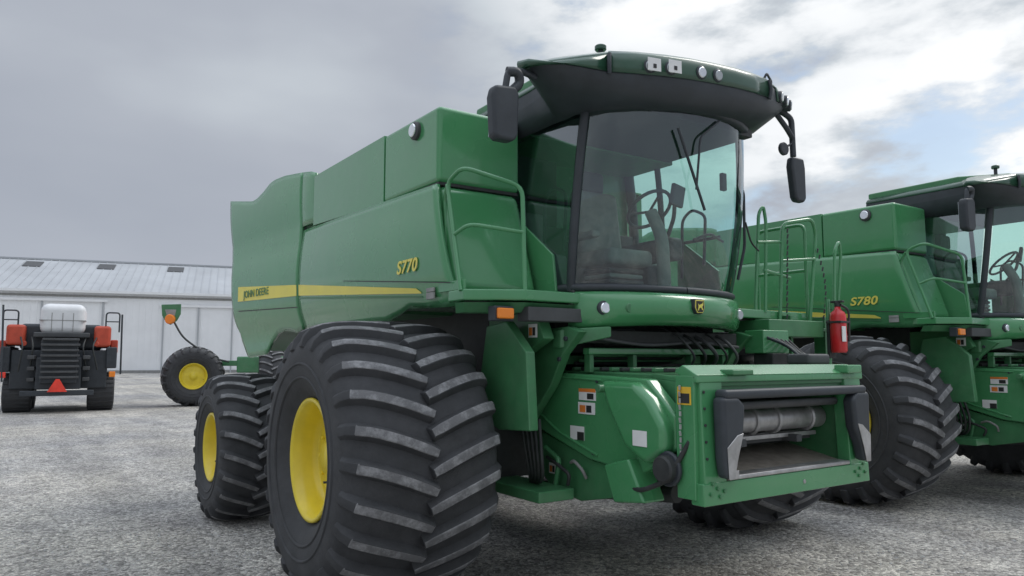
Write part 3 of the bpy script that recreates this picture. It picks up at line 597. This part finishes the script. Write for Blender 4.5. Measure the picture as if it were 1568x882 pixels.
# ---------------------------------------------------------------- building
METW=mat('white_metal_cladding',(.90,.91,.92),.5,var=.05,scale=.3,dust_haze=.08,dust_haze_col=(.7,.7,.7))
METR=mat('galvanised_roof',(.44,.46,.48),.45,metal=.1,var=.15,scale=.15,dust_haze=.2,dust_haze_col=(.5,.51,.52))
def building():
    rel=Fv*90+Rv*(-48.5); p=CAM+rel; p.z=0
    E=empty('metal_shed',p,rad(-13))
    x0,x1,D,he,hr=-55,34,26,9.9,14.9
    vs=[(x0,0,0),(x1,0,0),(x1,0,he),(x0,0,he),(x0,D,0),(x1,D,0),(x1,D,he),(x0,D,he),(x1,D/2,hr-.1),(x0,D/2,hr-.1)]
    mesh('walls',vs,[(0,1,2,3),(5,4,7,6),(1,5,6,8,2),(4,0,3,9,7)],METW,E)
    o=.5
    sl=(hr-he)/(D/2)
    def roofz(y): return he+sl*min(y,D-y)+.12
    hull('roof_front',[(x0-o,-o,roofz(-o)),(x0-o,D/2,roofz(D/2)),(x0-o,D/2,roofz(D/2)-.12),(x0-o,-o,roofz(-o)-.12)],[(x1+o,-o,roofz(-o)),(x1+o,D/2,roofz(D/2)),(x1+o,D/2,roofz(D/2)-.12),(x1+o,-o,roofz(-o)-.12)],METR,E,0)
    hull('roof_back',[(x0-o,D+o,he-.05),(x0-o,D/2,roofz(D/2)),(x0-o,D/2,roofz(D/2)-.12),(x0-o,D+o,he-.2)],[(x1+o,D+o,he-.05),(x1+o,D/2,roofz(D/2)),(x1+o,D/2,roofz(D/2)-.12),(x1+o,D+o,he-.2)],METR,E,0)
    vs=[];fs=[]
    def addb(a,b):
        k=len(vs); vs.extend([(x,y,z) for x in(a[0],b[0]) for y in(a[1],b[1]) for z in(a[2],b[2])])
        fs.extend([tuple(k+i for i in f) for f in [(0,1,3,2),(4,6,7,5),(0,4,5,1),(2,3,7,6),(0,2,6,4),(1,5,7,3)]])
    x=x0
    while x<x1: addb((x,-.07,0),(x+.14,0.0,he)); x+=.72
    mesh('wall_ribs',vs,fs,METW,E)
    vs=[];fs=[]; x=x0
    while x<x1:
        k=len(vs); 
        for (y) in (-o,D/2):
            for xx,dz in((x,.003),(x,.07),(x+.08,.07),(x+.08,.003)): vs.append((xx,y,roofz(y)+dz))
        fs+= [(k,k+1,k+5,k+4),(k+1,k+2,k+6,k+5),(k+2,k+3,k+7,k+6),(k,k+3,k+2,k+1)]
        x+=.95
    mesh('roof_ribs',vs,fs,METR,E)
    box('eave_trim',(x0,-.62,he-.25),(x1,-.5,he+.05),METW,E,0)
    box('ridge_cap',(x0,D/2-.4,hr+.02),(x1,D/2+.4,hr+.25),METR,E,0)
    box('gutter_band',(x0,-.11,he-.75),(x1,-.075,he-.5),GREY,E,0)
    for xc in(-30.,-21.5,-12.0,-3.5,5,14): 
        y0,y1=9.3,11.6
        hull('skylight',[(xc,y0,roofz(y0)+.09),(xc+2.0,y0,roofz(y0)+.09),(xc+2.0,y1,roofz(y1)+.09),(xc,y1,roofz(y1)+.09)],[(xc,y0,roofz(y0)+.02),(xc+2.0,y0,roofz(y0)+.02),(xc+2.0,y1,roofz(y1)+.02),(xc,y1,roofz(y1)+.02)],DGREY,E,0)
    for (a,b,h) in ((-14,-1.2,8.6),(5.5,13.5,8.2),(-34,-20,8.6)):
        box('door_track',(a-.5,-.26,h),(b+.5,-.08,h+.3),METW,E,0)
        for q in (a,(a+b)/2,b): box('door_edge',(q-.09,-.18,0),(q+.09,-.08,h),METR,E,0)
    box('small_wall_vent',(-21,-.2,7.3),(-18.2,-.08,8.9),GREY,E,0)
    box('base_trim',(x0,-.12,0),(x1,-.074,.35),GREY,E,0)
building()

# ---------------------------------------------------------------- ground
def ground():
    m,nt,b=newmat('gravel'); N=nt.nodes; L=nt.links
    tc=N.new('ShaderNodeTexCoord')
    def noise(sc,det=6,ro=.6):
        n=N.new('ShaderNodeTexNoise'); n.inputs['Scale'].default_value=sc; n.inputs['Detail'].default_value=det; n.inputs['Roughness'].default_value=ro
        L.new(tc.outputs['Object'],n.inputs['Vector']); return n
    big=noise(.17,5,.6); med=noise(1.3,6,.7); fine=noise(38,3,.7)
    vor=N.new('ShaderNodeTexVoronoi'); vor.inputs['Scale'].default_value=30; L.new(tc.outputs['Object'],vor.inputs['Vector'])
    vor2=N.new('ShaderNodeTexVoronoi'); vor2.inputs['Scale'].default_value=80; L.new(tc.outputs['Object'],vor2.inputs['Vector'])
    r=N.new('ShaderNodeValToRGB'); e=r.color_ramp.elements; e[0].position=.38; e[0].color=(.31,.308,.306,1); e[1].position=.60; e[1].color=(.49,.465,.415,1)
    L.new(big.outputs['Fac'],r.inputs['Fac'])
    r2=N.new('ShaderNodeValToRGB'); e=r2.color_ramp.elements; e[0].position=.35; e[0].color=(.74,.74,.755,1); e[1].position=.65; e[1].color=(1.16,1.155,1.14,1)
    L.new(med.outputs['Fac'],r2.inputs['Fac'])
    def mul(a,b_,f):
        mx=N.new('ShaderNodeMixRGB'); mx.blend_type='MULTIPLY'; mx.inputs[0].default_value=f; L.new(a,mx.inputs[1]); L.new(b_,mx.inputs[2]); return mx.outputs[0]
    c=mul(r.outputs[0],r2.outputs[0],1)
    sep=N.new('ShaderNodeSeparateColor'); L.new(vor.outputs['Color'],sep.inputs[0])
    r3=N.new('ShaderNodeMapRange'); r3.inputs[3].default_value=.45; r3.inputs[4].default_value=1.6; L.new(sep.outputs[0],r3.inputs[0])
    c=mul(c,r3.outputs[0],.9)
    sep2=N.new('ShaderNodeSeparateColor'); L.new(vor2.outputs['Color'],sep2.inputs[0])
    r4=N.new('ShaderNodeMapRange'); r4.inputs[3].default_value=.5; r4.inputs[4].default_value=1.5; L.new(sep2.outputs[1],r4.inputs[0])
    c=mul(c,r4.outputs[0],.85)
    mp_=N.new('ShaderNodeMapping'); mp_.inputs['Rotation'].default_value=(0,0,rad(28)); mp_.inputs['Scale'].default_value=(.9,.07,1); L.new(tc.outputs['Object'],mp_.inputs['Vector'])
    trk=noise(1.0,5,.6); L.new(mp_.outputs[0],trk.inputs['Vector'])
    r5=N.new('ShaderNodeMapRange'); r5.inputs[1].default_value=.36; r5.inputs[2].default_value=.62; r5.inputs[3].default_value=.72; r5.inputs[4].default_value=1.12; L.new(trk.outputs['Fac'],r5.inputs[0])
    c=mul(c,r5.outputs[0],1)
    L.new(c,b.inputs['Base Color']); b.inputs['Roughness'].default_value=.8
    ad=N.new('ShaderNodeMath'); ad.operation='ADD'; L.new(vor.outputs['Distance'],ad.inputs[0]); L.new(fine.outputs['Fac'],ad.inputs[1])
    bp=N.new('ShaderNodeBump'); bp.inputs['Strength'].default_value=.9; bp.inputs['Distance'].default_value=.02; bp.invert=True
    L.new(ad.outputs[0],bp.inputs['Height'])
    L.new(bp.outputs['Normal'],b.inputs['Normal'])
    mesh('gravel_ground',[(-2500,-2500,0),(2500,-2500,0),(2500,2500,0),(-2500,2500,0)],[(0,1,2,3)],m,None)
ground()
ST=mat('pebble_stone',(.38,.38,.37),.85,var=.6,scale=9)
vs=[];fs=[]
for i in range(16000):
    d=1.8+13*random.random()**1.3; a=az+rad(random.uniform(-55,55))
    x=CAM.x+math.cos(a)*d; y=CAM.y+math.sin(a)*d; s=random.uniform(.005,.017)
    k=len(vs); rot=random.uniform(0,6.28); sx=s*random.uniform(.8,1.4); sy=s*random.uniform(.6,1.1); sz=s*random.uniform(.4,.8)
    for (u,v,w) in ((1,0,0),(0,1,0),(-1,0,0),(0,-1,0),(0,0,1)):
        u*=random.uniform(.8,1.2); v*=random.uniform(.8,1.2)
        vs.append((x+(u*sx*math.cos(rot)-v*sy*math.sin(rot)),y+(u*sx*math.sin(rot)+v*sy*math.cos(rot)),w*sz+.0))
    fs+=[(k,k+1,k+4),(k+1,k+2,k+4),(k+2,k+3,k+4),(k+3,k,k+4)]
mesh('loose_gravel',vs,fs,ST,None,recalc=False)

# ---------------------------------------------------------------- sky & light
W=bpy.data.worlds.new('World'); S.world=W; W.use_nodes=True
nt=W.node_tree; N=nt.nodes; L=nt.links; bg=N['Background']; bg.inputs[1].default_value=.1
sun_az=rad(-5); sun_el=rad(48)
sd=Vector((math.cos(sun_az)*math.cos(sun_el),math.sin(sun_az)*math.cos(sun_el),math.sin(sun_el)))
sky=N.new('ShaderNodeTexSky'); sky.sky_type='NISHITA'; sky.sun_disc=False; sky.sun_elevation=sun_el; sky.sun_rotation=math.atan2(sd.x,sd.y); sky.air_density=1.2; sky.dust_density=1.0
tc=N.new('ShaderNodeTexCoord')
mp=N.new('ShaderNodeMapping'); mp.inputs['Scale'].default_value=(1,1,2.4); L.new(tc.outputs['Generated'],mp.inputs['Vector'])
def wn(sc,det,ro,off):
    m_=N.new('ShaderNodeMapping'); m_.inputs['Location'].default_value=off; L.new(mp.outputs[0],m_.inputs['Vector'])
    n=N.new('ShaderNodeTexNoise'); n.inputs['Scale'].default_value=sc; n.inputs['Detail'].default_value=det; n.inputs['Roughness'].default_value=ro; L.new(m_.outputs[0],n.inputs['Vector']); return n
def math_(op,a,b=None,c=None):
    n=N.new('ShaderNodeMath'); n.operation=op
    for i,v in enumerate((a,b,c)):
        if v is None: continue
        if isinstance(v,(int,float)): n.inputs[i].default_value=v
        else: L.new(v,n.inputs[i])
    return n.outputs[0]
def mrange(v,a,b,c,d,smooth=True):
    n=N.new('ShaderNodeMapRange'); n.interpolation_type='SMOOTHSTEP' if smooth else 'LINEAR'
    for i,q in enumerate((a,b,c,d)): n.inputs[i+1].default_value=q
    L.new(v,n.inputs[0]); return n.outputs[0]
n1=wn(1.5,5,.45,(3,1,0)).outputs['Fac']; n2=wn(3.0,7,.58,(0,5,2)).outputs['Fac']; n3=wn(4.5,9,.55,(7,2,4)).outputs['Fac']
br=Vector((math.cos(rad(24))*math.cos(rad(26)),math.sin(rad(24))*math.cos(rad(26)),math.sin(rad(26))))
nrm=N.new('ShaderNodeVectorMath'); nrm.operation='NORMALIZE'; L.new(tc.outputs['Generated'],nrm.inputs[0])
dt=N.new('ShaderNodeVectorMath'); dt.operation='DOT_PRODUCT'; dt.inputs[1].default_value=br; L.new(nrm.outputs[0],dt.inputs[0])
gl=mrange(dt.outputs['Value'],.78,.985,0,1)
sepn=N.new('ShaderNodeSeparateXYZ'); L.new(nrm.outputs[0],sepn.inputs[0])
zen=mrange(sepn.outputs[2],.50,.9,1.0,2.7)
cum=mrange(n3,.36,.62,0,1)   # cumulus billows
bf=math_('MULTIPLY_ADD',gl,math_('MULTIPLY_ADD',cum,.46,.05),n1)
cr=N.new('ShaderNodeValToRGB'); el=cr.color_ramp.elements
el[0].position=.30; el[0].color=(.37,.405,.475,1); el[1].position=.96; el[1].color=(1.0,1.02,1.04,1)
x_=el.new(.50); x_.color=(.44,.475,.54,1); x_=el.new(.70); x_.color=(.60,.65,.70,1)
L.new(bf,cr.inputs[0])
sc=N.new('ShaderNodeVectorMath'); sc.operation='SCALE'; L.new(math_('MULTIPLY',zen,10),sc.inputs['Scale']); L.new(cr.outputs[0],sc.inputs[0])
hole=math_('MULTIPLY',mrange(n2,.48,.58,0,.7),math_('MULTIPLY',gl,mrange(n3,.42,.54,1,.0)))
skb=N.new('ShaderNodeVectorMath'); skb.operation='SCALE'; skb.inputs['Scale'].default_value=1.3; L.new(sky.outputs[0],skb.inputs[0])
mix=N.new('ShaderNodeMixRGB'); L.new(hole,mix.inputs[0]); L.new(sc.outputs[0],mix.inputs[1]); L.new(skb.outputs[0],mix.inputs[2])
L.new(mix.outputs[0],bg.inputs[0])
sl=bpy.data.lights.new('sun','SUN'); sl.energy=1.1; sl.angle=rad(22); sl.color=(1,.96,.9)
so=bpy.data.objects.new('sun',sl); S.collection.objects.link(so); so.rotation_euler=(-sd).to_track_quat('-Z','Y').to_euler()

# ---------------------------------------------------------------- camera
cd=bpy.data.cameras.new('camera'); cd.sensor_width=36; cd.lens=26; cd.clip_end=6000; cd.clip_start=.05
co=bpy.data.objects.new('camera',cd); S.collection.objects.link(co); co.location=CAM; co.rotation_euler=(rad(95.5),0,rad(-34)); S.camera=co
